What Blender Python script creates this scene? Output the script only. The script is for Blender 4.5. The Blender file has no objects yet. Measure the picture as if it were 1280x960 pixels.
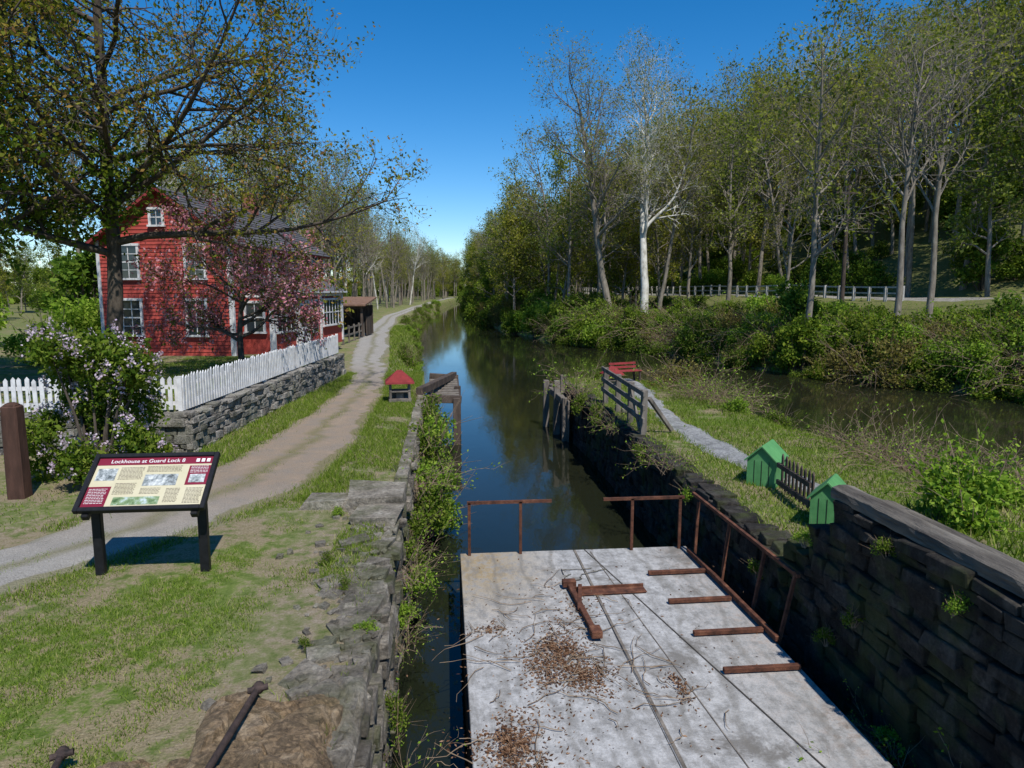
import bpy, math, random
import numpy as np
from mathutils import Vector, Matrix, noise as mnoise
R0 = math.radians
sc = bpy.context.scene
COL = sc.collection

# ------------------------------------------------------------------ mesh builder
class B:
    def __init__(s):
        s.V=[]; s.F=[]; s.n=0; s.M=None
    def add(s,v,f,m=0,smooth=False):
        v=np.asarray(v,dtype=float).reshape(-1,3); f=np.asarray(f,dtype=int)
        if s.M is not None:
            M=np.array(s.M); v=v@M[:3,:3].T+M[:3,3]
        s.V.append(v); s.F.append((f+s.n,m,smooth)); s.n+=len(v)
    def box(s,c,d,m=0,rz=0,rx=0,ry=0,jit=0,rng=None,top=(1,1)):
        x,y,z=[q/2 for q in d]
        v=np.array([[-x,-y,-z],[x,-y,-z],[x,y,-z],[-x,y,-z],[-x*top[0],-y*top[1],z],[x*top[0],-y*top[1],z],[x*top[0],y*top[1],z],[-x*top[0],y*top[1],z]])
        if jit: v=v+rng.uniform(-jit,jit,v.shape)
        if rz or rx or ry:
            m3=np.array(Matrix.Rotation(rz,3,'Z')@Matrix.Rotation(ry,3,'Y')@Matrix.Rotation(rx,3,'X')); v=v@m3.T
        s.add(v+np.array(c),[[0,3,2,1],[4,5,6,7],[0,1,5,4],[1,2,6,5],[2,3,7,6],[3,0,4,7]],m)
    def beam(s,p0,p1,w,h,m=0):
        p0=Vector(p0);p1=Vector(p1);d=(p1-p0);L=d.length;d.normalize()
        up=Vector((0,0,1)) if abs(d.z)<.95 else Vector((0,1,0))
        a=d.cross(up).normalized(); b=a.cross(d).normalized()
        v=[]
        for p in (p0,p1):
            for sa,sb in((-1,-1),(1,-1),(1,1),(-1,1)): v.append(p+a*sa*w/2+b*sb*h/2)
        s.add([tuple(q) for q in v],[[0,1,2,3],[7,6,5,4],[0,4,5,1],[1,5,6,2],[2,6,7,3],[3,7,4,0]],m)
    def tube(s,pts,rad,n=6,m=0,cap=True):
        pts=[Vector(p) for p in pts]; V=[];k=len(pts)
        ref=Vector((.31,.77,.55))
        for i,p in enumerate(pts):
            d=(pts[min(i+1,k-1)]-pts[max(i-1,0)]).normalized()
            a=d.cross(ref)
            if a.length<.1: a=d.cross(Vector((1,0,0)))
            a.normalize(); b=d.cross(a)
            for j in range(n):
                t=2*math.pi*j/n; q=p+(a*math.cos(t)+b*math.sin(t))*rad[i]; V.append((q.x,q.y,q.z))
        F=[[i*n+j,i*n+(j+1)%n,(i+1)*n+(j+1)%n,(i+1)*n+j] for i in range(k-1) for j in range(n)]
        s.add(V,F,m,True)
    def finish(s,name,mats,parent=None,bevel=0,col=True,seg=1):
        me=bpy.data.meshes.new(name)
        V=np.concatenate(s.V); me.vertices.add(len(V)); me.vertices.foreach_set('co',V.ravel())
        idx=[];st=[];mi=[];sm=[];o=0
        for f,m,smo in s.F:
            k=f.shape[1]; idx.append(f.ravel()); st.append(o+np.arange(len(f))*k); o+=f.size
            mi.append(np.full(len(f),m)); sm.append(np.full(len(f),smo))
        idx=np.concatenate(idx);st=np.concatenate(st)
        me.loops.add(len(idx)); me.loops.foreach_set('vertex_index',idx.astype(np.int32))
        me.polygons.add(len(st)); me.polygons.foreach_set('loop_start',st.astype(np.int32))
        for q in mats: me.materials.append(q)
        me.polygons.foreach_set('material_index',np.concatenate(mi).astype(np.int32))
        me.polygons.foreach_set('use_smooth',np.concatenate(sm))
        me.update(calc_edges=True); me.validate()
        if not col: return me
        ob=bpy.data.objects.new(name,me); COL.objects.link(ob)
        if parent: ob.parent=parent
        if bevel:
            md=ob.modifiers.new('bevel','BEVEL'); md.width=bevel; md.segments=seg; md.limit_method='ANGLE'
        return ob
def empty(name,loc=(0,0,0),rz=0):
    e=bpy.data.objects.new(name,None); e.location=loc; e.rotation_euler=(0,0,rz); e.empty_display_size=.3
    COL.objects.link(e); return e
def inst(name,me,loc,s=1,rz=0,parent=None,sz=None,tilt=(0,0)):
    o=bpy.data.objects.new(name,me); o.location=loc; o.scale=(s,s,sz if sz else s); o.rotation_euler=(tilt[0],tilt[1],rz)
    COL.objects.link(o)
    if parent: o.parent=parent
    return o

# ------------------------------------------------------------------ materials
class NT:
    def __init__(s,name):
        s.m=bpy.data.materials.new(name); s.m.use_nodes=True; s.t=s.m.node_tree; s.t.nodes.clear()
        s.out=s.n('ShaderNodeOutputMaterial')
    def n(s,t,**k):
        q=s.t.nodes.new(t)
        for a,b in k.items(): setattr(q,a,b)
        return q
    def l(s,a,b): s.t.links.new(a,b)
    def coord(s,sc=(1,1,1),kind='Object',rot=(0,0,0)):
        c=s.n('ShaderNodeTexCoord'); mp=s.n('ShaderNodeMapping'); mp.inputs['Scale'].default_value=sc; mp.inputs['Rotation'].default_value=rot
        s.l(c.outputs[kind],mp.inputs['Vector']); return mp.outputs[0]
    def noise(s,vec,scale,detail=5,rough=.6,dist=0):
        q=s.n('ShaderNodeTexNoise'); q.inputs['Scale'].default_value=scale; q.inputs['Detail'].default_value=detail
        q.inputs['Roughness'].default_value=rough; q.inputs['Distortion'].default_value=dist
        s.l(vec,q.inputs['Vector']); return q.outputs[0]
    def ramp(s,fac,stops,interp='LINEAR'):
        q=s.n('ShaderNodeValToRGB'); e=q.color_ramp.elements; q.color_ramp.interpolation=interp
        while len(e)<len(stops): e.new(.5)
        for i,(p,c) in enumerate(stops):
            e[i].position=p; e[i].color=(*c,1) if not isinstance(c,(int,float)) else (c,c,c,1)
        s.l(fac,q.inputs[0]); return q.outputs[0]
    def mix(s,f,a,b,mode='MIX'):
        q=s.n('ShaderNodeMix',data_type='RGBA',blend_type=mode)
        for sock,v in((q.inputs[0],f),(q.inputs[6],a),(q.inputs[7],b)):
            if isinstance(v,(int,float)): sock.default_value=v
            elif isinstance(v,tuple): sock.default_value=(*v,1)
            else: s.l(v,sock)
        return q.outputs[2]
    def math(s,op,a,b=0):
        q=s.n('ShaderNodeMath',operation=op)
        for i,v in enumerate((a,b)):
            if isinstance(v,(int,float)): q.inputs[i].default_value=v
            else: s.l(v,q.inputs[i])
        return q.outputs[0]
    def attr(s,n):
        q=s.n('ShaderNodeAttribute',attribute_name=n); return q.outputs['Fac']
    def island(s): return s.n('ShaderNodeNewGeometry').outputs['Random Per Island']
    def bump(s,h,st,dist=.02):
        q=s.n('ShaderNodeBump'); q.inputs['Strength'].default_value=st; q.inputs['Distance'].default_value=dist; s.l(h,q.inputs['Height']); return q.outputs[0]
    def bsdf(s,col,rough=.85,nrm=None,metal=0,spec=.3):
        q=s.n('ShaderNodeBsdfPrincipled')
        if isinstance(col,tuple): q.inputs['Base Color'].default_value=(*col,1)
        else: s.l(col,q.inputs['Base Color'])
        if isinstance(rough,(int,float)): q.inputs['Roughness'].default_value=rough
        else: s.l(rough,q.inputs['Roughness'])
        q.inputs['Metallic'].default_value=metal; q.inputs['Specular IOR Level'].default_value=spec
        if nrm: s.l(nrm,q.inputs['Normal'])
        s.l(q.outputs[0],s.out.inputs[0]); return q

def basic(name,stops,scale=4,rough=.85,bump=.3,bscale=None,sc=(1,1,1),isl=0,dist=.02,metal=0,spec=.3,detail=5,kind='Object'):
    t=NT(name); c=t.coord(sc,kind); f=t.noise(c,scale,detail,.62)
    col=t.ramp(f,stops)
    if isl:
        k=t.ramp(t.island(),[(0,1-isl),(1,1+isl)]); col=t.mix(1,col,k,'MULTIPLY')
    nr=t.bump(t.noise(c,bscale or scale*4,4,.65),bump,dist) if bump else None
    t.bsdf(col,rough,nr,metal,spec); return t.m
def leafmat(name,stops,tr=.35,objrand=.0,rough=.6):
    t=NT(name); col=t.ramp(t.island(),stops)
    if objrand:
        oi=t.n('ShaderNodeObjectInfo')
        k=t.ramp(oi.outputs['Random'],[(0,(1-objrand*.2,1-objrand*.4,.8)),(.3,(1-objrand*.4,1-objrand*.1,.9)),(.6,(1.0,1.0,.8)),(1,(1+objrand*.6,1+objrand*.4,.9))])
        col=t.mix(1,col,k,'MULTIPLY')
    p=t.n('ShaderNodeBsdfDiffuse'); t.l(col,p.inputs[0])
    tl=t.n('ShaderNodeBsdfTranslucent'); c2=t.mix(1,col,(1.25,1.3,.6),'MULTIPLY'); t.l(c2,tl.inputs[0])
    mx=t.n('ShaderNodeMixShader'); mx.inputs[0].default_value=tr; t.l(p.outputs[0],mx.inputs[1]); t.l(tl.outputs[0],mx.inputs[2])
    t.l(mx.outputs[0],t.out.inputs[0]); return t.m

M_bark=basic('bark_grey',[(.3,(.12,.10,.078)),(.7,(.30,.265,.21))],6,.95,0,sc=(1,1,.3))
M_barkd=basic('bark_dark',[(.3,(.04,.032,.026)),(.7,(.13,.105,.08))],8,.95,.7,sc=(1,1,.3))
M_white=basic('sycamore_bark',[(.35,(.26,.24,.19)),(.5,(.55,.53,.46)),(.7,(.70,.68,.62))],2.2,.8,.2,sc=(1,1,.5))
M_twig=basic('dry_twig',[(.3,(.14,.095,.06)),(.7,(.32,.24,.16))],5,.9,0)
M_lfwood=leafmat('leaf_spring_green',[(0,(.10,.12,.022)),(.35,(.18,.20,.036)),(.75,(.28,.29,.06)),(1,(.38,.36,.11))],.42,.5)
M_lfbush=leafmat('leaf_bush',[(0,(.05,.09,.015)),(.5,(.12,.19,.028)),(1,(.24,.30,.05))],.38,.4)
M_lfbright=leafmat('leaf_bright',[(0,(.11,.20,.02)),(.5,(.20,.32,.035)),(1,(.33,.43,.07))],.38)
M_lfdry=leafmat('leaf_shoot_olive',[(0,(.10,.075,.03)),(.45,(.17,.15,.04)),(1,(.26,.24,.07))],.35)
M_lfolive=leafmat('leaf_budding_olive',[(0,(.10,.11,.02)),(.4,(.18,.20,.03)),(.68,(.28,.28,.05)),(.8,(.34,.24,.06)),(1,(.36,.18,.07))],.45)
M_lfgreen=leafmat('leaf_green',[(0,(.05,.095,.013)),(.5,(.12,.19,.022)),(1,(.24,.29,.05))],.4)
M_lfpink=leafmat('dogwood_blossom',[(0,(.14,.16,.03)),(.28,(.2,.2,.05)),(.34,(.50,.16,.22)),(.65,(.72,.30,.38)),(1,(.8,.48,.54))],.38)
M_lilac=leafmat('lilac_blossom',[(0,(.42,.32,.44)),(.5,(.58,.47,.58)),(1,(.72,.64,.70))],.3)
M_dead=leafmat('dead_leaves',[(0,(.06,.03,.018)),(.5,(.15,.08,.045)),(1,(.30,.19,.12))],.1)
M_grass=leafmat('grass_blade',[(0,(.07,.12,.012)),(.5,(.145,.23,.026)),(.85,(.24,.31,.05)),(1,(.42,.36,.18))],.3)
M_rust=basic('rusty_iron',[(.3,(.045,.02,.013)),(.55,(.12,.048,.028)),(.75,(.24,.11,.06))],9,.9,.5,metal=.1)
M_oldiron=basic('old_iron',[(.3,(.025,.02,.018)),(.7,(.09,.06,.05))],14,.7,.6,metal=.2)
M_wood=basic('weathered_wood',[(.3,(.07,.06,.05)),(.7,(.24,.21,.175))],5,.9,.6,sc=(1,1,.25))
M_woodb=basic('weathered_beam',[(.3,(.05,.042,.035)),(.5,(.13,.115,.095)),(.7,(.24,.215,.18))],7,.9,.9,sc=(1,.15,1),dist=.04)
M_wooddk=basic('dark_timber',[(.3,(.03,.022,.018)),(.7,(.12,.09,.07))],5,.9,.6,sc=(1,1,.25))
M_post=basic('brown_post_wood',[(.3,(.035,.018,.012)),(.7,(.10,.05,.035))],8,.85,.4,sc=(1,1,.2))
M_wht=basic('white_paint',[(.3,(.5,.5,.5)),(.6,(.74,.74,.73))],6,.6,.1)
M_rail=basic('weathered_rail_paint',[(.3,(.25,.24,.22)),(.7,(.52,.50,.46))],6,.8,0)
M_red=basic('red_clapboard',[(.3,(.33,.05,.038)),(.7,(.46,.08,.062))],3,.75,.15,isl=.12)
M_redroof=basic('red_roof_boards',[(.3,(.15,.018,.018)),(.7,(.26,.03,.03))],8,.8,.3)
M_redpaint=basic('red_paint',[(.3,(.20,.03,.03)),(.7,(.33,.05,.05))],8,.6,.1)
M_roof=basic('grey_shingles',[(.3,(.05,.05,.055)),(.7,(.13,.125,.13))],7,.9,.5,isl=.15)
M_brownroof=basic('brown_roof',[(.3,(.12,.065,.04)),(.7,(.25,.15,.10))],4,.9,.3)
M_green=basic('green_paint',[(.25,(.06,.19,.065)),(.6,(.10,.29,.10)),(.8,(.15,.34,.14))],5,.55,.12)
M_black=basic('black_powdercoat',[(.3,(.008,.008,.009)),(.7,(.016,.016,.018))],20,.45,.05)
M_brick=basic('chimney_brick',[(.3,(.2,.07,.05)),(.7,(.35,.14,.1))],12,.9,.3)
t=NT('window_glass'); t.bsdf((.02,.028,.035),.06,spec=.8); M_glass=t.m

def stonemat(name,a,b,c,isl,moss=.0,streak=0,crack=0):
    t=NT(name); co=t.coord(); f=t.noise(co,3.5,7,.65); col=t.ramp(f,[(.3,a),(.5,b),(.72,c)])
    k=t.ramp(t.island(),[(0,1-isl),(.5,1.0),(1,1+isl)]); col=t.mix(1,col,k,'MULTIPLY')
    k2=t.ramp(t.noise(co,22,4,.7),[(.3,.5),(.7,1.4)]); col=t.mix(1,col,k2,'MULTIPLY')
    if streak:
        c2=t.coord((1,1,.25)); col=t.mix(t.ramp(t.noise(c2,2.6,5,.7),[(.54,0),(.68,streak)]),col,(.17,.16,.14))
    if crack:
        cr=t.noise(co,5,8,.7,1.5); col=t.mix(t.ramp(cr,[(.42,0),(.49,crack),(.51,crack),(.56,0)]),col,(.04,.03,.02))
    if moss: col=t.mix(t.ramp(t.noise(co,1.7,5,.6),[(.48,0),(.62,moss)]),col,(.075,.095,.02))
    t.bsdf(col,.92,t.bump(t.noise(co,9,9,.75),1.0,.09)); return t.m
M_stone=stonemat('pale_rubble_stone',(.13,.12,.105),(.27,.25,.22),(.42,.40,.36),.35,.3)
M_stoneL=stonemat('lock_stone_grey',(.085,.073,.056),(.21,.185,.15),(.38,.345,.285),.4,.65)
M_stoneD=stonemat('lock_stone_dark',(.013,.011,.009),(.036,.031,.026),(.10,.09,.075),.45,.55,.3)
M_cap=stonemat('cap_stone',(.12,.105,.08),(.25,.22,.175),(.40,.365,.30),.25,.5)
M_rock=stonemat('tan_rock',(.16,.11,.065),(.34,.24,.14),(.50,.40,.28),.1,.15,0,.5)
M_mort=basic('mortar_dark',[(.3,(.03,.028,.024)),(.7,(.09,.08,.07))],6,.95,.5)

# ------------------------------------------------------------------ terrain function
def sst(a,b,t):
    q=np.clip((np.asarray(t,float)-a)/(b-a),0,1); return q*q*(3-2*q)
ip=np.interp
def XLf(y): return ip(y,[0,26,30,50,72,120,190,240,300],[-.72,-.72,-1.1,-1.7,-3.3,-2.7,.6,3.5,8])
def XRf(y): return ip(y,[-20,0,15,26.6,31.4,38.5,50.4,60.4,81,136,179,240,300],[30,28,26,23.7,20.5,17.4,13.6,8.8,5.8,5.1,4.2,7,12])
def Ef(y): return ip(y,[0,30,50,70,90,130,180,300],[44,37,31,26,23,22,24,34])
def PRf(y): return ip(y,[-20,0,6,10,14,20,24,26],[13,11.5,10.4,9.7,9.3,8.8,8.0,6.5])
RRy=[-4,0,4,6.98,8.08,9.43,11.2,13.8,20.1,30.7,51.4,83,125,200,300]; RRx=[-14,-10,-6.4,-4.36,-3.72,-2.77,-2.02,-1.77,-1.77,-2.4,-4.0,-5.0,-4.0,-1.2,5]
RLy=[-4,0,4,6,8.33,9.78,12.7,17.6,23.9,34.8,51.5,83,125,200,300]; RLx=[-17,-13,-8.6,-6.7,-5.2,-4.7,-3.81,-3.3,-3.2,-4.4,-6.0,-7.0,-6.0,-3.2,3]
def RR(y): return ip(y,RRy,RRx)
def RL(y): return ip(y,RLy,RLx)
def WX(y): return ip(y,[13.4,25.5,34,45,60],[-4.95,-3.85,-5.2,-7,-9])
def wob(x,y):
    return (np.sin(x*.9+1.3*np.sin(y*.31))*np.cos(y*.7+.8*np.sin(x*.43))+.5*np.sin(x*2.3+y*1.1)*np.cos(y*1.9-x*.7))
def H(x,y):
    x=np.asarray(x,float); y=np.asarray(y,float)
    w=.12+1.5*sst(26,29,y)
    zl=-2.3+2.3*sst(-.35,.65,(XLf(y)-x)/w)
    wy=.15+2.5*sst(25,28,y)
    amt=sst(0,1,(WX(y)-x)/wy)*sst(13.5,13.7,y)*(1-.6*sst(38,55,y))
    zl=zl+amt*(.5+.22*sst(5,0,WX(y)-x)*(1-sst(25,28,y)))
    zl=zl+.02*wob(x*.7,y*.7)*sst(.8,1.6,XLf(y)-x)*(1-sst(RL(y)-.8,RL(y)-.1,x)*(1-sst(RR(y)+.1,RR(y)+.6,x)))
    far=sst(20,60,-x)*wob(x*.05,y*.05)*.5
    mp=sst(0,1,(x-3.9)/.12)*sst(0,1,(PRf(y)-x+.25*wob(y,x*.3))/2.4+.2)*sst(25.8,23.4,y)
    zp=-2.3+(2.3+.85*sst(7.5,6.3,y)*sst(8.5,6.5,x)+.04*wob(x,y))*mp
    E=Ef(y); d=x-XRf(y)
    q=np.maximum(0,x-E-4)
    hill=.62*q*q/(q+4); hill=50*(1-np.exp(-hill/50))
    zr=-2.3+2.3*sst(-.8,2.0,d)+.5*sst(2,8,d)+1.9*sst(E-6.5,E-3,x)+hill+.15*wob(x*.5,y*.5)*sst(1.5,5,d)+wob(x*.07,y*.07)*1.5*sst(5,25,q)
    z=np.maximum(np.maximum(zl+far,zp),zr)
    return np.where(y>300,np.maximum(z,-2.3+2.5*sst(300,312,y)),z)
def Hs(x,y): return float(H(x,y))

def gridmesh(name,xs,ys,zf,mats):
    X,Y=np.meshgrid(xs,ys); Z=zf(X,Y); nx,ny=len(xs),len(ys)
    v=np.stack([X,Y,Z],-1).reshape(-1,3)
    i=np.arange(ny-1)[:,None]*nx+np.arange(nx-1)[None,:]; i=i.ravel()
    f=np.stack([i,i+1,i+1+nx,i+nx],-1)
    b=B(); b.add(v,f,0,True); return b.finish(name,mats),X.ravel(),Y.ravel()
def seq(*a):
    out=[]
    for s0,e0,st in a: out.append(np.arange(s0,e0-1e-6,st))
    return np.concatenate(out)

t=NT('ground_grass_soil'); co=t.coord()
n1=t.noise(co,.75,6,.65); n2=t.noise(co,6,7,.7); n3=t.noise(co,45,4,.7)
g=t.ramp(n2,[(.3,(.06,.10,.012)),(.5,(.115,.17,.022)),(.7,(.2,.24,.05))])
straw=t.ramp(n3,[(.3,(.13,.095,.055)),(.7,(.38,.30,.19))])
lawn=t.mix(t.ramp(t.mix(.35,n1,n2),[(.46,0.0),(.54,.85)]),g,straw)
fl=t.ramp(n2,[(.3,(.07,.105,.02)),(.5,(.13,.14,.04)),(.7,(.2,.165,.085))])
dirt=t.ramp(t.mix(.5,n2,n3),[(.3,(.12,.09,.06)),(.5,(.23,.185,.125)),(.7,(.36,.31,.24))])
col=t.mix(t.attr('forest'),lawn,fl)
dm=t.math('MULTIPLY',t.attr('dirt'),t.ramp(n2,[(.35,.2),(.6,1.0)]))
col=t.mix(dm,col,dirt)
t.bsdf(col,.95,t.bump(n3,.8,.03)); M_ground=t.m

xs=seq((-1500,-200,130),(-200,-60,14),(-60,-14,2),(-14,-7.2,.4),(-7.2,5,.1),(5,16,.3),(16,60,1.0),(60,140,4),(140,400,26),(400,1501,110))
ys=seq((-1500,-100,140),(-100,-20,10),(-20,2,1),(2,30,.15),(30,60,.5),(60,320,3),(320,500,20),(500,1501,100))
gr,GX,GY=gridmesh('ground',xs,ys,H,[M_ground])
forest=np.clip(sst(-1,3,GX-XRf(GY))+sst(42,60,GY)*sst(0,4,RL(GY)-GX)*.6,0,1)
dirt=sst(-2.6,-1.1,GX)*sst(12.5,9.5,GY)*(GX<0)*1.0 + .55*sst(1.6,.3,np.abs(GX-RR(GY)))*(GX<0)*(GY<60)+.6*sst(1.2,.2,np.abs(GX-RL(GY)))*(GY<60)+.7*sst(-5,-6.3,GX)*sst(13.5,12.5,GY)*(GX>-20)+.5*sst(.7,.2,np.abs(GX-4.1))*(GY<22)
at=gr.data.attributes.new('forest','FLOAT','POINT'); at.data.foreach_set('value',forest.astype(np.float32))
at=gr.data.attributes.new('dirt','FLOAT','POINT'); at.data.foreach_set('value',np.clip(dirt,0,1).astype(np.float32))

t=NT('canal_water'); co=t.coord((1,.45,1)); h=t.noise(co,1.6,4,.55,.4); h2=t.noise(co,9,3,.5)
hh=t.mix(.25,h,h2)
murk=t.ramp(t.noise(co,.12,3),[(.3,(.008,.012,.007)),(.7,(.022,.022,.011))])
q=t.bsdf(murk,.04,t.bump(hh,.09,.05),spec=.5); q.inputs['IOR'].default_value=1.33; M_water=t.m
b=B(); b.add([[-40,-60,-1.5],[60,-60,-1.5],[60,500,-1.5],[-40,500,-1.5]],[[0,1,2,3]]); b.finish('canal_water',[M_water])

t=NT('gravel_dirt'); co=t.coord(); sep=t.n('ShaderNodeSeparateXYZ'); t.l(co,sep.inputs[0])
n2=t.noise(co,2.2,8,.65); n3=t.noise(co,60,4,.8)
vo=t.n('ShaderNodeTexVoronoi'); vo.inputs['Scale'].default_value=48; t.l(co,vo.inputs['Vector'])
grey=t.mix(.55,t.ramp(n2,[(.3,(.22,.205,.18)),(.7,(.40,.375,.335))]),t.ramp(n3,[(.3,(.10,.095,.085)),(.7,(.54,.51,.46))]))
tan=t.mix(.4,t.ramp(n2,[(.3,(.17,.12,.08)),(.7,(.37,.285,.205))]),t.ramp(n3,[(.3,(.12,.09,.065)),(.7,(.44,.36,.275))]))
mr=t.n('ShaderNodeMapRange'); t.l(sep.outputs[1],mr.inputs[0]); mr.inputs[1].default_value=8; mr.inputs[2].default_value=11
mr2=t.n('ShaderNodeMapRange'); t.l(sep.outputs[1],mr2.inputs[0]); mr2.inputs[1].default_value=30; mr2.inputs[2].default_value=20
fac=t.math('MULTIPLY',mr.outputs[0],mr2.outputs[0]); fac=t.math('MULTIPLY',fac,t.ramp(n2,[(.28,.5),(.55,1.0)]))
col=t.mix(fac,grey,tan)
u=t.attr('across')
mid=t.ramp(t.math('ADD',u,t.math('MULTIPLY',n2,.22)),[(.05,1),(.22,.0),(.48,.0),(.60,.95),(.72,0),(.97,.0),(1.0,1)])
col=t.mix(t.math('MULTIPLY',mid,.7),col,t.ramp(n3,[(.3,(.08,.08,.025)),(.7,(.23,.21,.09))]))
t.bsdf(col,.95,t.bump(t.mix(.5,n3,vo.outputs[0]),.9,.03)); M_gravel=t.m
def strip(name,ysamp,lf,rf,mat,nc=13,lift=.012,jit=.1,seed=1,zf=None):
    rng=np.random.default_rng(seed); V=[];A=[]
    jl=np.convolve(rng.normal(0,1,len(ysamp)+4),np.ones(5)/5,'valid')*jit*2; jr=np.convolve(rng.normal(0,1,len(ysamp)+4),np.ones(5)/5,'valid')*jit*2
    for i,y in enumerate(ysamp):
        a=lf(y)+jl[i]; c=rf(y)+jr[i]
        for j in range(nc):
            u=j/(nc-1); x=a+(c-a)*u; z=Hs(x,y)+lift+.02*math.sin(math.pi*u)**.5 if 0<j<nc-1 else Hs(x,y)-.004
            V.append((x,y,z)); A.append(u)
    n=len(ysamp); F=[[i*nc+j,i*nc+j+1,(i+1)*nc+j+1,(i+1)*nc+j] for i in range(n-1) for j in range(nc-1)]
    b=B(); b.add(V,F,0,True); o=b.finish(name,[mat]); a=o.data.attributes.new('across','FLOAT','POINT'); a.data.foreach_set('value',np.array(A,np.float32)); return o
strip('gravel_path',seq((-4,30,.15),(30,60,.6),(60,300,3)),RL,RR,M_gravel,jit=.13)
M_slab=stonemat('pale_path_gravel',(.2,.2,.195),(.33,.33,.32),(.47,.47,.45),.1,.15)
def PC(y): return ip(y,[6,9,10.7,12.1,15.7,19,22.8,24],[6.6,5.75,5.4,5.1,5.2,5.6,6.05,6.2])
strip('footpath',seq((8.6,23.4,.15)),lambda y:PC(y)-.27,lambda y:PC(y)+.3,M_slab,7,.012,.07,5)

# ------------------------------------------------------------------ vegetation generators
def leaves(b,P,size,rng,m,asp=.55,flat=0,var=.4):
    P=np.asarray(P); n=len(P)
    a=rng.normal(size=(n,3)); a[:,2]*=(1-flat); a/=np.linalg.norm(a,axis=1)[:,None]
    c=rng.normal(size=(n,3)); c-=a*(a*c).sum(1)[:,None]
    if flat: c[:,2]*=(1-flat)
    c/=np.linalg.norm(c,axis=1)[:,None]
    s=(size*rng.uniform(1-var,1+var,n))[:,None]
    V=np.stack([P-a*s,P+c*s*asp,P+a*s,P-c*s*asp],1).reshape(-1,3)
    b.add(V,np.arange(4*n).reshape(-1,4),m)
def rv(r): return Vector((r.gauss(0,1),r.gauss(0,1),r.gauss(0,1)))
def tree(name,seed,height,r0,P,leaf,nleaf,mats,leafm=1,spread=.25,col=False,lean=(0,0),stems=1):
    rn=random.Random(seed); rng=np.random.default_rng(seed); b=B(); tips=[]
    mx=len(P['n'])
    def grow(p,d,L,r,l):
        ns=P['seg'][l]; pts=[p.copy()]; rad=[r]; ds=[d.copy()]
        for i in range(ns):
            d=(d+rv(rn)*P['w'][l]+Vector((0,0,1))*P['up'][l]).normalized()
            p=p+d*L/ns; pts.append(p.copy()); ds.append(d.copy()); rad.append(r*(1-(1-P['tp'][l])*(i+1)/ns))
        b.tube(pts,rad,[8,5,4,3,3][l],0)
        if l<mx:
            n=P['n'][l]
            for k in range(n):
                t=P['st'][l]+(1-P['st'][l])*((k+rn.random())/n)
                f=t*ns; i=min(int(f),ns-1); q=pts[i].lerp(pts[i+1],f-i); dd=ds[i+1]; rr=rad[i]
                az=rv(rn); az=(az-dd*az.dot(dd)).normalized()
                ang=R0(P['ang'][l]+rn.uniform(-12,12))
                nd=(dd*math.cos(ang)+az*math.sin(ang)).normalized()
                LL=P['len'][l]*height*(rn.uniform(.7,1.15))*(1-P['sh'][l]*t)
                grow(q,nd,LL,min(rr*.6,LL*.03+.004),l+1)
        if l>=mx-P.get('lf',0):
            for k in range(ns):
                tips.append((pts[k],pts[k+1]))
    for s in range(stems):
        o=Vector((.28*s,.1*s,-.2)); grow(o,Vector((lean[0]+.1*s,lean[1]+.05*s,1)).normalized(),height*P.get('th',.92)*(1-.12*s),r0*(1-.2*s),0)
    if nleaf:
        T=np.array([[tuple(a),tuple(c)] for a,c in tips]); k=rng.integers(0,len(T),nleaf); u=rng.random((nleaf,1))
        C=T[k,0]*(1-u)+T[k,1]*u+rng.normal(0,spread,(nleaf,3))
        leaves(b,C,leaf,rng,leafm)
    return b.finish(name,mats,col=col)
PW=dict(n=[17,7,6],seg=[9,5,3,3],w=[.05,.13,.2,.25],up=[.03,.07,.04,.0],tp=[.2,.25,.3,.4],st=[.3,.25,.25],ang=[52,45,45],len=[.30,.14,.07],sh=[.5,.4,.3],lf=1)
PW2=dict(PW,st=[.45,.25,.25],ang=[40,40,45],len=[.34,.15,.07],sh=[.45,.4,.3])
PW3=dict(PW,n=[20,6,5],st=[.2,.2,.2],ang=[62,45,45],len=[.25,.12,.065],sh=[.6,.4,.3])
mw=[M_bark,M_lfwood]
W=[tree('w1',1,16,.2,PW,.12,3300,mw,spread=.24),tree('w2',2,18,.2,PW2,.12,3000,mw,spread=.24),
   tree('w3',3,14,.17,PW3,.13,4600,mw,spread=.27),tree('w4',4,17,.2,PW,.115,2100,mw,spread=.25),
   tree('w5',5,18,.2,PW2,.11,1300,mw,spread=.25),tree('w6',6,13,.16,PW3,.13,5400,[M_bark,M_lfbush],spread=.3)]
WB=tree('wb',7,16,.2,PW2,.10,900,[M_bark,M_lfwood],spread=.25)
WSY=tree('wsy',8,17,.2,PW2,.10,900,[M_white,M_lfwood],spread=.25)
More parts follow.
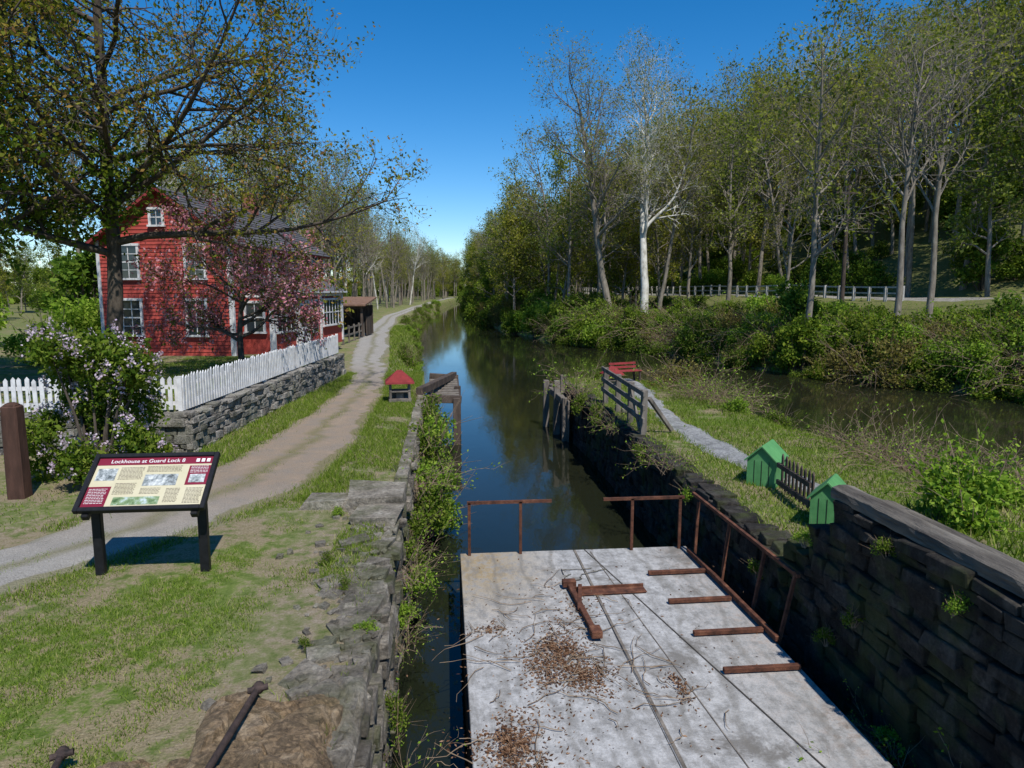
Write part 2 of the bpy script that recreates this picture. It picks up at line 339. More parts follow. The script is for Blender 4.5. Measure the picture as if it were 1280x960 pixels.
def bush(name,seed,rx,ry,h,nlobe,nleaf,leaf,mats,blossom=0,col=False,stems=14,bs=.03,lobr=.42,twigs=0,zlo=.22):
    rng=np.random.default_rng(seed); b=B(); C=[];Rr=[]
    for i in range(nlobe):
        a=rng.uniform(0,6.283); r=rng.random()**.5*.75; zz=rng.uniform(zlo,.85); k=math.sqrt(max(.1,1-(max(0,zz-.35)/.65)**2))
        C.append((math.cos(a)*r*rx*k,math.sin(a)*r*ry*k,zz*h)); Rr.append(rng.uniform(.5,1)*lobr*min(rx,h))
    C=np.array(C);Rr=np.array(Rr)
    for i in range(min(stems,nlobe)):
        c=C[i]; b.tube([(c[0]*.15,c[1]*.15,-.1),(c[0]*.5,c[1]*.5,c[2]*.5),tuple(c),tuple(c+np.array([c[0]*.2,c[1]*.2,Rr[i]]))],[.03*h/2.5+.01,.02*h/2.5+.006,.009,.004],4,0)
    def samp(n,k=.35):
        i=rng.integers(0,nlobe,n); d=rng.normal(size=(n,3)); d/=np.linalg.norm(d,axis=1)[:,None]
        p=C[i]+d*(Rr[i]*rng.random(n)**k)[:,None]; p[:,2]=np.maximum(p[:,2],.02); return p,d
    p,_=samp(nleaf); p=p+rng.normal(0,leaf*1.2,p.shape)
    leaves(b,p,leaf,rng,1)
    for i in range(twigs):
        p,d=samp(1,.2); q=p[0]+d[0]*rng.uniform(.15,.5)+np.array([0,0,.15]); b.tube([tuple(p[0]),tuple(q)],[.006,.002],3,0)
        if twigs>60: 
            k=rng.random((9,1)); leaves(b,p*(1-k)+q[None]*k+rng.normal(0,.02,(9,3)),leaf,rng,1)
    if blossom:
        p,d=samp(blossom,.05); ok=(d[:,2]>-.4); p=p[ok]+d[ok]*.08
        k=np.repeat(p,30,0); o=rng.normal(0,1,k.shape)*np.array([.032,.032,.06]); leaves(b,k+o,bs,rng,2,.8)
    return b.finish(name,mats,col=col)
mb=[M_barkd,M_lfbush]
BU=[bush('b1',11,1.2,1.2,1.9,14,3000,.07,mb,twigs=50),bush('b2',12,1.7,1.3,1.5,14,3000,.075,mb,twigs=50),bush('b3',13,1.0,1.0,2.8,14,3000,.08,mb,twigs=50)]
BUB=bush('b4',14,1.3,1.1,1.3,12,3200,.055,[M_barkd,M_lfbright])
BUG=bush('b7',17,1.4,1.2,1.6,13,1200,.05,[M_twig,M_lfdry],twigs=160)
BUS=bush('b5',15,.45,.45,.55,8,1300,.032,[M_twig,M_lfbright],stems=8,twigs=25)
BUS2=bush('b6',16,.5,.4,.6,8,1300,.03,[M_twig,M_lfgreen],stems=8,twigs=40)
def bramble(name,seed,h,nstem,nl=150):
    rn=random.Random(seed); rng=np.random.default_rng(seed); b=B(); T=[]
    for s in range(nstem):
        a=rn.uniform(0,6.28); d=Vector((math.cos(a),math.sin(a),rn.uniform(.8,2))).normalized(); p=Vector((rn.uniform(-.4,.4),rn.uniform(-.4,.4),-.05)); L=h*rn.uniform(.9,1.9)
        pts=[p.copy()]
        for i in range(7):
            d=(d+rv(rn)*.12+Vector((0,0,-.17))).normalized(); p=p+d*L/7; p.z=max(p.z,.03); pts.append(p.copy())
            if i>1:
                q=p.copy(); e=(d+rv(rn)*.5).normalized(); pp=[q.copy()]
                for k in range(3): e=(e+rv(rn)*.2).normalized(); q=q+e*L*.09; pp.append(q.copy())
                b.tube(pp,[.005,.004,.003,.002],3,0); T+= [tuple(x) for x in pp[1:]]
        b.tube(pts,[.011-.001*i for i in range(8)],3,0); T+=[tuple(x) for x in pts[3:]]
    T=np.array(T); k=rng.integers(0,len(T),nl); leaves(b,T[k]+rng.normal(0,.04,(nl,3)),.035,rng,1)
    return b.finish(name,[M_twig,M_lfbright],col=False)
BR=[bramble('br1',21,1.2,26,200),bramble('br2',22,1.0,26,450)]

rn=random.Random(77)
wood=empty('woodland_trees')
cnt=0
syc=[(16.0,56.0),(13.6,57.5)]
tries=0; placed=[]
while tries<9000 and cnt<520:
    tries+=1
    y=rn.uniform(10,250)*(1 if rn.random()<.5 else .6); x=rn.uniform(float(XRf(y))+1.2,float(Ef(y))+55)
    if x/y>1.05: continue
    E=float(Ef(y)); 
    if E-4<x<E+4.5: continue
    front=x<E-4
    if front and y<58 and rn.random()>.14: continue
    if front and y<58 and .2<x/y<.42: continue
    if y<30 and x<E: continue
    ms=2.5 if front else (3.0 if x<E+25 else 4.4)
    if any((x-a)**2+(y-c)**2<ms*ms for a,c in placed): continue
    if min((x-a)**2+(y-c)**2 for a,c in syc)<12: continue
    placed.append((x,y)); cnt+=1
    if front and y<60: me=rn.choice([W[3],W[4],WB,W[0],W[4]])
    elif front: me=rn.choice([W[0],W[2],W[3],W[4],W[5],W[3],W[2],WB])
    else: me=rn.choice([W[0],W[1],W[2],W[3],W[4],W[3],W[1],WB,W[4],W[2]])
    if rn.random()<.03 and y>75: me=WSY
    s=rn.uniform(.75,1.1)*(1.2 if x>E+4 else .95)
    inst('tree',me,(x,y,Hs(x,y)-.1),s,rn.uniform(0,6.28),wood)
row=empty('towpath_trees')
for i in range(105):
    y=47+170*rn.random()**1.4; x=float(RL(y))-1.8-rn.random()**1.4*18
    inst('tree',rn.choice([WB,W[4],WB,W[3],W[4],WSY if rn.random()<.5 else W[0]]),(x,y,Hs(x,y)-.1),rn.uniform(.65,1.0),rn.uniform(0,6.28),row)
for i in range(75):
    y=rn.uniform(225,300); x=rn.uniform(-30,float(XLf(y))-2)
    inst('tree',rn.choice(W[:4]),(x,y,Hs(x,y)-.1),rn.uniform(.8,1.1),rn.uniform(0,6.28),row)
for i in range(60):
    y=rn.uniform(313,345); x=rn.uniform(-35,45)
    inst('tree',rn.choice([W[0],W[2],W[5]]),(x,y,Hs(x,y)-.1),rn.uniform(.8,1.1),rn.uniform(0,6.28),row)
for i in range(70):
    y=rn.uniform(310,335); x=rn.uniform(-60,50)
    inst('shrub',rn.choice(BU),(x,y,Hs(x,y)-.5),rn.uniform(2.5,3.6),rn.uniform(0,6.28),row)
dist=empty('distant_trees')
for i in range(110):
    y=rn.uniform(60,150); x=-rn.uniform(.22,1.0)*y-6
    inst('tree',rn.choice([W[0],W[2],W[5],W[2]]),(x,y,Hs(x,y)-.1),rn.uniform(.4,.65),rn.uniform(0,6.28),dist)
for i in range(60):
    y=rn.uniform(90,140); x=-rn.uniform(.1,.9)*y-4
    inst('shrub',rn.choice(BU),(x,y,Hs(x,y)-.3),rn.uniform(1.6,2.6),rn.uniform(0,6.28),dist)
us=empty('bank_shrubs')
for i in range(330):
    y=22+150*rn.random()**1.5; e=float(XRf(y)); x=e+.2+rn.random()**1.2*9
    s=rn.uniform(.6,1.35)*(1+.004*y)
    if .24<x/y<.44 and 45<y<95: s*=.6
    inst('shrub',rn.choice(BU+[BUB,BUG,BUG,BUB] if y<75 else BU+[BUG]),(x,y,Hs(x,y)-.25),s,rn.uniform(0,6.28),us)
for i in range(110):
    y=24+36*rn.random(); x=float(XRf(y))+rn.uniform(-.1,3.2)
    inst('shrub',rn.choice([BU[0],BU[1],BUB,BUG,BU[1]]),(x,y,Hs(x,y)-.2),rn.uniform(.55,1.1),rn.uniform(0,6.28),us)
for i in range(90):
    y=24+55*rn.random(); x=float(Ef(y))-rn.uniform(4.2,8.5)
    inst('shrub',rn.choice(BU+[BUB,BUG]),(x,y,Hs(x,y)-.35),rn.uniform(.4,.75),rn.uniform(0,6.28),us)
for i in range(50):
    y=24+40*rn.random(); x=float(XRf(y))+.3+rn.random()*4
    inst('dry_shrub',rn.choice(BR),(x,y,Hs(x,y)-.1),rn.uniform(1.2,1.9),rn.uniform(0,6.28),us)
for i in range(280):
    y=24+120*rn.random()**1.3; x=float(Ef(y))+4.5+rn.random()**1.2*32
    inst('shrub',rn.choice(BU+[BUB]),(x,y,Hs(x,y)-.2),rn.uniform(.9,1.9),rn.uniform(0,6.28),us)
for i in range(70):
    y=30+130*rn.random()**1.3; x=float(XLf(y))-rn.uniform(-.1,.9)
    inst('shrub',rn.choice([BUS,BUS2]),(x,y,Hs(x,y)-.1),rn.uniform(.5,.95)*(1+.008*y),rn.uniform(0,6.28),us)

PS=dict(n=[15,7,6,5],seg=[12,7,4,3,2],w=[.07,.14,.2,.25,.3],up=[.05,.09,.05,.02,0],tp=[.25,.25,.3,.4,.5],st=[.32,.2,.2,.2],ang=[42,42,42,40],len=[.34,.16,.08,.04],sh=[.45,.4,.3,.3],lf=1)
for i,(sx,sy) in enumerate(syc):
    me=tree('sycamore_tree',31+i,21-1.0*i,.36-.03*i,PS,.075,6500,[M_white if i==0 else M_bark,M_lfwood],spread=.2,lean=(.02,0))
    inst('sycamore_tree',me,(sx,sy,Hs(sx,sy)-.1),1,1.0+2*i)

PL=dict(n=[27,9,7,4],seg=[9,8,5,3,2],w=[.05,.1,.16,.22,.3],up=[.02,.02,-.01,.0,0],tp=[.3,.2,.3,.4,.5],st=[.3,.2,.2,.2],ang=[66,42,42,40],len=[.58,.24,.10,.045],sh=[.30,.4,.3,.3],lf=1)
me=tree('yard_tree',41,13,.22,PL,.052,50000,[M_barkd,M_lfolive],spread=.12,stems=1)
inst('maple_tree',me,(-8.7,19.6,.5),1,.6)
PL2=dict(PL,n=[22,8,6,4],st=[.25,.2,.2,.2],len=[.42,.2,.09,.05])
me=tree('yard_tree2',43,12,.22,PL2,.07,46000,[M_barkd,M_lfgreen],spread=.18)
inst('shade_tree',me,(-12.1,17.2,.5),1,2.2)
PD=dict(n=[12,8,6],seg=[4,7,4,3],w=[.12,.18,.22,.25],up=[0,.02,.03,.0],tp=[.5,.25,.3,.4],st=[.35,.25,.2],ang=[62,45,45],len=[.66,.3,.12],sh=[.2,.4,.3],lf=1,th=.5)
me=tree('dogwood',51,5.2,.1,PD,.048,15000,[M_barkd,M_lfpink],spread=.09)
inst('dogwood_tree',me,(-6.0,21.6,Hs(-6.0,21.6)),1.05,1.2)
ob=bush('lilac_bush',61,1.3,1.15,2.55,38,17000,.042,[M_barkd,M_lfgreen,M_lilac],blossom=270,col=True,stems=26,bs=.02,lobr=.27,twigs=140,zlo=.1)
ob.location=(-5.55,11.6,0)
ys2=empty('yard_shrubs')
for (x,y,s) in [(-16,22,1.3),(-19,24,1.6),(-13.5,25,1.0),(-22,26,1.8),(-15,31,1.6),(-17,36,1.8),(-12,17.5,.7),(-26,24,2),(-21,33,2)]:
    inst('shrub',rn.choice([BU[0],BUB,BU[2]]),(x,y,Hs(x,y)-.1),s,rn.random()*6,ys2)

sh=empty('lock_wall_weeds')
for (x,y,z,s,m) in [(-.35,13.2,-.9,1.3,BUS),(-.4,14.6,-.8,1.5,BUS2),(-.3,11.9,-1.1,1.2,BUS2),(-.45,16,-.6,1.4,BUS),(-.3,12.6,-1.4,1.2,BUS),(-.4,17.5,-.7,1.3,BUS2),
    (-.45,8.7,-.85,.65,BUS),(-.5,8.1,-1.0,.5,BUS),(-.5,9.4,-.8,.6,BUS2),(-.5,10.6,-.9,.8,BUS2),(-.5,6.0,-.9,.4,BUS2),(-.48,5.0,-1.2,.4,BUS),(-.75,6.0,-.05,.26,BUS),(-1.5,9.3,0,.25,BUS),(-1.35,7.6,0,.22,BUS2),
    (-.5,19,-.6,1.2,BUS2),(3.75,13,-.35,.6,BUS2),(3.75,10.5,-.3,.5,BUS),(3.72,17,-.3,.8,BUS2),(3.72,19,-.4,.9,BUS2),(3.75,5.2,-.9,.4,BUS),(3.7,4.4,-1.2,.5,BUS),(3.76,7.9,-.5,.35,BUS2),(3.78,6.9,.3,.3,BUS),(3.76,5.9,-.1,.3,BUS2),(-1.05,6.9,0,.2,BUS2),(-1.2,5.7,0,.18,BUS2),(3.78,5.5,.7,.28,BUS2),(3.78,4.7,.6,.3,BUS),(3.74,6.3,-.5,.26,BUS2)]:
    inst('weed',m,(x,y,z),s,rn.random()*6,sh)
for (x,y,z,s) in [(-.5,5.4,-1.2,.45),(-.45,4.4,-1.5,.5),(3.55,4.6,-1.2,.5),(-.5,12,-.5,.7),(-.5,8.5,-.6,.45),(3.8,20,-.1,.9),(3.8,15.3,-.2,.5),(3.7,5.3,-1.0,.3),(3.75,3.9,-1.2,.55),(3.8,11.5,-.1,.5),(-.5,7,-.7,.3)]:
    inst('weed_bramble',BR[1],(x,y,z),s,rn.random()*6,sh)
pen=empty('peninsula_shrubs')
for i in range(46):
    y=rn.uniform(7,24); x=float(PRf(y))-rn.uniform(.1,1.9)
    inst('dry_bramble',rn.choice(BR),(x,y,Hs(x,y)-.05),rn.uniform(.45,.8),rn.random()*6,pen)
for i in range(34):
    y=rn.uniform(9,25); x=float(PRf(y))-rn.uniform(.2,1.8)
    inst('shrub',rn.choice([BUS,BUS2,BUS]),(x,y,Hs(x,y)-.1),rn.uniform(.5,1.0),rn.random()*6,pen)
for (x,y,s,m) in [(7.6,20.5,1.1,BR[0]),(7.2,19.5,.9,BR[1]),(7.0,22.6,.9,BR[0]),(7.4,18.5,.7,BR[0]),(7.6,12,.6,BR[0]),(8.0,10.6,.7,BR[1]),(8.2,9.2,.8,BR[0]),(7.6,8.6,.7,BR[0]),(7.2,21,.8,BUG),(5.0,22.9,.5,BUS2),(6.9,22.6,.9,BUS)]:
    inst('dry_bramble',m,(x,y,Hs(x,y)-.05),s,rn.random()*6,pen)
LB=bush('privet_bush',71,.62,.55,.75,22,4200,.032,[M_twig,M_lfbright],stems=14,lobr=.36,twigs=70)
inst('privet_bush',LB,(4.85,6.0,.72),.9,1)
inst('privet_bush',LB,(5.5,6.5,.6),.7,3)

# ------------------------------------------------------------------ stonework
def stones(b,p0,p1,nrm,z0,z1,sw,shh,dep,rng,m=0,topjag=0,jit=.012,pro=.045):
    p0=np.array(p0,float);p1=np.array(p1,float);L=np.linalg.norm(p1-p0);u=(p1-p0)/L;n=np.array([*nrm]); ang=math.atan2(u[1],u[0])
    z=z0
    while z<z1-.03:
        h=min(shh*rng.uniform(.7,1.35),z1-z)
        if z1-(z+h)<.06: h=z1-z
        s=-rng.random()*sw*.5
        while s<L:
            w=sw*rng.uniform(.4,1.7); a=max(0,s); e=min(L,s+w)
            if e-a>.05:
                c=p0+u*(a+e)/2; pr=rng.uniform(-pro*.4,pro)
                hh=h+(rng.uniform(-topjag,topjag) if z+h>=z1-.01 else 0)
                c2=c+n*(pr-dep/2)
                b.box((c2[0],c2[1],z+hh/2),(e-a-.01,dep,hh-.01),m,rz=ang,jit=jit,rng=rng)
            s+=w
        z+=h
rng=np.random.default_rng(5)
b=B(); stones(b,(-.62,-4),(-.62,20.5),(1,0),-2.2,-.02,.32,.14,.3,rng,0,.03,.024,.07)
b.box((-.93,8.2,-1.15),(.5,24.6,2.2),1)
b.finish('lock_wall',[M_stoneL,M_mort],bevel=.012)
b=B(); J=dict(jit=.024,pro=.06)
stones(b,(3.8,7.3),(3.8,22),(-1,0),-2.2,-.02,.3,.15,.3,rng,0,.03,**J)
stones(b,(3.8,-4),(3.8,7.3),(-1,0),-2.2,0,.3,.15,.3,rng,0,0,**J)
stones(b,(3.8,-4),(3.8,6.45),(-1,0),0,.93,.3,.15,.3,rng,0,.04,**J)
stones(b,(3.8,6.45),(3.8,6.85),(-1,0),0,.62,.25,.15,.3,rng,0,.05,**J)
stones(b,(3.8,6.85),(3.8,7.3),(-1,0),0,.28,.25,.15,.3,rng,0,.05,**J)
stones(b,(3.8,6.45),(4.4,6.45),(0,1),0,.92,.25,.16,.3,rng,0,.03,**J)
b.box((4.12,9,-1.15),(.5,26,2.16),1); b.box((4.14,1.2,.45),(.44,10.2,.9),1)
for a in range(40):
    y=7.6+a*.36; b.box((4.0+rng.uniform(-.04,.05),y,-.02),(.36,.33*rng.uniform(.7,1),.1),0,rz=rng.uniform(-.1,.1),jit=.03,rng=rng)
b.finish('lock_wall.001',[M_stoneD,M_mort],bevel=.014)
b=B(); stones(b,(3.8,22.05),(5.4,22.9),(-.47,.88),-2.2,-.05,.45,.22,.3,rng,0,.03); b.finish('wing_wall',[M_stoneD],bevel=.014)
def rough_timber(name,segs,mat,seed):
    rg=np.random.default_rng(seed); b=B()
    for (p0,p1,w,h) in segs:
        p0=np.array(p0,float);p1=np.array(p1,float);L=np.linalg.norm(p1-p0);n=max(2,int(L/.12)); V=[];k=10
        for i in range(n+1):
            c=p0+(p1-p0)*i/n
            for j in range(k):
                a=2*math.pi*j/k; ca,sa=math.cos(a),math.sin(a); f=1/max(abs(ca),abs(sa))**.75
                V.append((c[0]+ca*f*w/2*(1+rg.normal(0,.03)),c[1],c[2]+sa*f*h/2*(1+rg.normal(0,.06))))
        F=[[i*k+j,i*k+(j+1)%k,(i+1)*k+(j+1)%k,(i+1)*k+j] for i in range(n) for j in range(k)]
        b.add(V,F); 
        for e in (0,n):
            b.F.append((np.array([list(range(e*k,e*k+k))])+b.n-len(V),0,False))
    b.finish(name,[mat])
rough_timber('timber_beam',[((3.93,6.5,1.0),(3.97,3.4,.99),.24,.15),((3.98,3.36,.98),(4.0,-2,.98),.24,.15),((4.2,6.2,.95),(4.25,-2,.92),.16,.1)],M_woodb,4)
b=B()
for (x,y,sx,sy,z,h) in [(-1.0,9.85,.78,.7,.08,.26),(-1.62,9.8,.75,.5,.04,.13),(-.92,9.15,.58,.6,.03,.16)]:
    b.box((x,y,z),(sx,sy,h),0,rz=rng.uniform(-.12,.12),jit=.045,rng=rng)
y=8.75
while y>3.2:
    x=-.72
    while x>-1.15:
        s=rng.uniform(.14,.4); b.box((x-s*.3,y+rng.uniform(-.06,.06),-.045+rng.uniform(-.025,.02)),(s,s*rng.uniform(.6,1.1),.14),0,rz=rng.uniform(-.6,.6),jit=.035,rng=rng); x-=s*rng.uniform(.9,1.5)
    y-=rng.uniform(.22,.36)
for i in range(170):
    y=rng.uniform(3.4,10); x=-.66-abs(rng.normal(0,.45)); s=rng.uniform(.02,.10); b.box((x,y,.01),(s,s*rng.uniform(.7,1.4),s*.6),0,rz=rng.uniform(0,3),jit=s*.2,rng=rng)
b.finish('cap_stones',[M_cap],bevel=.018)
b=B(); y=10.4
while y<20: 
    w=rng.uniform(.5,1.1); b.box((-.72,y+w/2,.0),(.2,w-.03,.1),0,rz=rng.uniform(-.02,.02),jit=.018,rng=rng); y+=w
b.finish('stone_curb',[M_cap],bevel=.015)
def rock(name,cx,cy,cz,sx,sy,sz,seed,mat,n=80):
    V=[];F=[]
    for i in range(n+1):
        th=math.pi*i/n
        for j in range(2*n):
            p=math.pi*j/n; d=np.array([math.sin(th)*math.cos(p),math.sin(th)*math.sin(p),math.cos(th)])
            e=np.sign(d)*np.abs(d)**.5; q=Vector((e[0]*sx,e[1]*sy,e[2]*sz))
            s1=Vector((seed,0,0)); k=mnoise.fractal(q*2.2+s1,1,2,5)*.10
            vv,_=mnoise.voronoi(q*2.6+s1); fac=(vv[1]-vv[0]); ck=-.035*max(0,1-fac*9); ter=.03*round(2*mnoise.noise(q*2.1+s1))
            fine=mnoise.fractal(q*14+s1,1,2,3)*.008
            V.append((cx+q.x*(1+k*1.2),cy+q.y*(1+k*1.2),cz+q.z+k*.4+ck+ter+fine))
    m=2*n
    F=[[i*m+j,(i+1)*m+j,(i+1)*m+(j+1)%m,i*m+(j+1)%m] for i in range(n) for j in range(m)]
    b=B(); b.add(V,F,0,False); return b.finish(name,[mat])
rock('foreground_rock',-1.2,4.3,-.02,.46,.6,.16,3,M_rock)
rock('foreground_rock',-1.95,3.95,-.06,.45,.4,.14,4,M_rock)
rock('foreground_rock',-.82,4.7,-.05,.2,.5,.12,6,M_cap,40)
def lever(name,p0,p1,r):
    b=B(); p0=Vector(p0);p1=Vector(p1); b.tube([p0,p0.lerp(p1,.5),p1],[r,r*1.15,r],8,0)
    d=(p1-p0).normalized(); b.tube([p1-d*.03,p1+d*.01,p1+d*.05,p1+d*.06],[r,r*2.0,r*1.8,r*.5],10,0); b.tube([p1-d*.02+Vector((-.06,0,.0)),p1+d*.02+Vector((.07,0,.01))],[r*1.1,r*1.1],8,0)
    b.tube([p0-d*.005,p0-d*.01],[r,.001],8,0)
    b.finish(name,[M_oldiron])
lever('iron_lever',(-1.42,3.85,.22),(-1.36,4.82,.19),.022)
lever('iron_lever',(-2.3,3.7,.12),(-2.42,4.3,.12),.02)
b=B(); stones(b,(-4.7,13.35),(-3.6,25.5),(.996,-.09),-.1,.74,.24,.12,.28,rng,0,.03,.018,.06)
stones(b,(-15,13.35),(-4.7,13.35),(0,-1),-.1,.74,.26,.13,.28,rng,0,.03,.018,.06)
b.beam((-4.92,13.5,.3),(-3.82,25.4,.3),.36,.8,1); b.beam((-15,13.58,.3),(-4.8,13.58,.3),.36,.8,1)
stones(b,(-3.6,25.5),(-4.1,25.55),(0,1),-.1,.74,.26,.13,.2,rng,0,.03)
b.finish('stone_retaining_wall',[M_stone,M_mort],bevel=.012)

def fence(name,p0,p1,z0,z1,h,mat,pw=.075,gap=.05,seed=1,post=True):
    rg=np.random.default_rng(seed); p0=np.array(p0,float);p1=np.array(p1,float);L=np.linalg.norm(p1-p0);u=(p1-p0)/L;a=math.atan2(u[1],u[0]); n=int(L/(pw+gap)); b=B(); nn=np.array([-u[1],u[0]])
    for i in range(n+1):
        s=i*(pw+gap); c=p0+u*s; z=z0+(z1-z0)*s/L; hh=h*rg.uniform(.96,1.04)
        x=pw/2; y=.009
        pr=np.array([[-x,-y,0],[x,-y,0],[x,y,0],[-x,y,0],[-x,-y,hh-.05],[x,-y,hh-.05],[x,y,hh-.05],[-x,y,hh-.05],[0,-y,hh],[0,y,hh]])
        m3=np.array(Matrix.Rotation(a,3,'Z')@Matrix.Rotation(rg.uniform(-.03,.03),3,'Y'))
        b.add(pr@m3.T+np.array([c[0],c[1],z+.04]),[[0,1,5,4],[1,2,6,5],[2,3,7,6],[3,0,4,7],[3,2,1,0]],0)
        k=b.n-10; b.F.append((np.array([[4,5,8],[6,7,9]])+k,0,False)); b.F.append((np.array([[5,6,9,8],[7,4,8,9]])+k,0,False))
        if post and i%18==0:
            q=c+nn*.06; b.box((q[0],q[1],z+h*.5),(.08,.08,h*1.04),0,rz=a)
    for k in(.25,.75):
        q0=p0+nn*.03;q1=p1+nn*.03; b.beam((q0[0],q0[1],z0+h*k),(q1[0],q1[1],z1+h*k),.035,.07,0)
    return b.finish(name,[mat])
fence('picket_fence',(-4.86,13.5),(-3.78,25.4),.74,.76,.66,M_wht,seed=1)
fence('picket_fence',(-15,13.55),(-4.95,13.55),.74,.74,.62,M_wht,seed=2)
fence('picket_fence',(-22,20),(-13,19.5),.5,.5,.85,M_wht,seed=3)
fence('small_picket_fence',(4.9,8.8),(5.0,9.95),.0,.0,.52,M_wooddk,.06,.07,4,False)

b=B(); b.box((-6.2,10.6,.66),(.24,.24,1.4),0,top=(.92,.92)); b.box((-6.2,10.6,1.38),(.2,.2,.05),0,top=(.5,.5)); b.finish('wooden_post',[M_post],bevel=.02)

# ------------------------------------------------------------------ house
hs=empty('red_clapboard_house',(-8,27.7,.5),R0(-9.4))
Wd,Ln,EV,AP=5.2,10.4,4.35,6.25
b=B()
v=[(-Wd,0,-.4),(0,0,-.4),(0,Ln,-.4),(-Wd,Ln,-.4),(-Wd,0,EV),(0,0,EV),(0,Ln,EV),(-Wd,Ln,EV),(-Wd/2,0,AP),(-Wd/2,Ln,AP)]
b.add(v,[[0,1,5,4],[1,2,6,5],[2,3,7,6],[3,0,4,7]],0); b.F.append((np.array([[4,5,8],[6,7,9]]),0,False))
z=.0
while z<AP-.1:
    h=.14
    def hw(zz): return Wd/2 if zz<=EV else Wd/2*(AP-zz)/(AP-EV)
    a0,a1=hw(z),hw(min(z+h,AP))
    for yy,sg in((0,-1),(Ln,1)):
        o0=sg*.032;o1=sg*.008
        b.add([(-Wd/2-a0,yy+o0,z),(-Wd/2+a0,yy+o0,z),(-Wd/2+a1,yy+o1,z+h),(-Wd/2-a1,yy+o1,z+h),(-Wd/2-a0,yy,z),(-Wd/2+a0,yy,z)],[[0,1,2,3],[4,5,1,0]],0)
    if z<EV-.1:
        for xx,sg in((0,1),(-Wd,-1)):
            b.add([(xx+sg*.032,0,z),(xx+sg*.032,Ln,z),(xx+sg*.008,Ln,z+h),(xx+sg*.008,0,z+h),(xx,0,z),(xx,Ln,z)],[[0,1,2,3],[4,5,1,0]],0)
    z+=h
b.finish('walls',[M_red],hs)
b=B(); sl=math.atan2(AP-EV,Wd/2); RLn=math.hypot(Wd/2,AP-EV)+.35; 
for sg in(-1,1):
    nrow=16
    for r in range(nrow):
        s0=RLn*r/nrow; s1=RLn*(r+1)/nrow+.02
        def pt(s,o): return (-Wd/2+sg*(s*math.cos(sl)+o*math.sin(sl)),AP+.05-s*math.sin(sl)+o*math.cos(sl))
        x0,z0=pt(s0,.01);x1,z1=pt(s1,.035);x2,z2=pt(s1,.0)
        b.add([(x0,-.35,z0),(x1,-.35,z1),(x1,Ln+.35,z1),(x0,Ln+.35,z0),(x2,-.35,z2),(x2,Ln+.35,z2)],[[0,1,2,3],[1,4,5,2]],0)
    x0,z0=pt(0,-.1);x1,z1=pt(RLn,-.1);xa,za=pt(0,.0);xb,zb=pt(RLn,0)
    for yy in(-.35,Ln+.35):
        b.add([(x0,yy,z0),(x1,yy,z1),(xb,yy,zb),(xa,yy,za),(x0,yy+.05,z0),(x1,yy+.05,z1),(xb,yy+.05,zb),(xa,yy+.05,za)],[[0,1,2,3],[4,5,1,0],[7,6,5,4]],1)
    b.add([(x1,-.35,z1),(x1,Ln+.35,z1),(xb,Ln+.35,zb),(xb,-.35,zb),(-Wd/2+sg*Wd/2,-.3,EV-.02),(-Wd/2+sg*Wd/2,Ln+.3,EV-.02)],[[0,1,2,3],[4,5,1,0]],1)
    b.add([(x0,-.34,z0),(x1,-.34,z1),(x1,Ln+.34,z1),(x0,Ln+.34,z0)],[[0,1,2,3]],1)
b.finish('roof',[M_roof,M_redpaint],hs)
b=B(); b.box((-Wd/2+.2,7.4,AP+.25),(.55,.55,.9),0); b.box((-Wd/2+.2,7.4,AP+.73),(.64,.64,.09),0); b.finish('chimney',[M_brick],hs,bevel=.01)
def window(b,M,w,h,nx=2,ny=2,proud=.035,tr=.09):
    b.M=M
    b.box((0,-proud,0),(w,.03,h),1)
    for sx in(-1,1): b.box((sx*(w/2+tr/2),-proud-.02,0),(tr,.07,h+.002),0)
    b.box((0,-proud-.03,h/2+tr/2),(w+2*tr+.06,.09,tr),0); b.box((0,-proud-.04,-h/2-.04),(w+2*tr+.08,.12,.07),0)
    for i in range(1,nx): b.box((-w/2+w*i/nx,-proud-.022,0),(.028,.02,h),0)
    for i in range(1,ny): b.box((0,-proud-.025,-h/2+h*i/ny),(w,.024,.05 if i==ny//2 else .026),0)
    b.M=None
T=Matrix.Translation; RZ=lambda a: Matrix.Rotation(a,4,'Z')
b=B()
for x,z,w,h in [(-3.95,3.55,.68,1.2),(-1.35,3.55,.68,1.2),(-3.95,1.45,.68,1.3),(-1.4,1.45,.68,1.3)]: window(b,T((x,0,z)),w,h,2,4)
window(b,T((-2.75,0,5.2)),.42,.55,2,2)
for y in(1.2,3.8,6.4,9): window(b,T((0,y,3.65))@RZ(math.pi/2),.68,1.0,2,4)
for y in(2,5,8): window(b,T((-Wd,y,3.5))@RZ(-math.pi/2),.68,1.0,2,4)
for x in(-.05,-Wd+.05): b.box((x,-.045,EV/2),(.12,.05,EV),0)
b.box((.045,-.01,EV/2),(.05,.12,EV),0); b.box((.045,Ln,EV/2),(.05,.12,EV),0)
b.finish('windows_and_trim',[M_wht,M_glass],hs)
PXw=1.3
b=B()
b.box((PXw/2,4.9,1.15),(PXw,8.6,2.5),2)
for y in (.62,3.0,4.4,6.0,9.18): b.box((PXw+.012,y,1.2),(.1,.16,2.38),0)
b.box((PXw+.015,4.9,2.3),(.09,8.4,.16),0); b.box((PXw*.5,.588,2.3),(PXw,.08,.16),0); b.box((PXw-.06,.585,1.15),(.14,.08,2.14),0)
window(b,T((PXw,1.8,1.45))@RZ(math.pi/2),1.9,1.15,4,2)
window(b,T((PXw,7.6,1.45))@RZ(math.pi/2),2.6,1.15,6,2)
window(b,T((.6,.6,1.45)),.65,1.1,2,2)
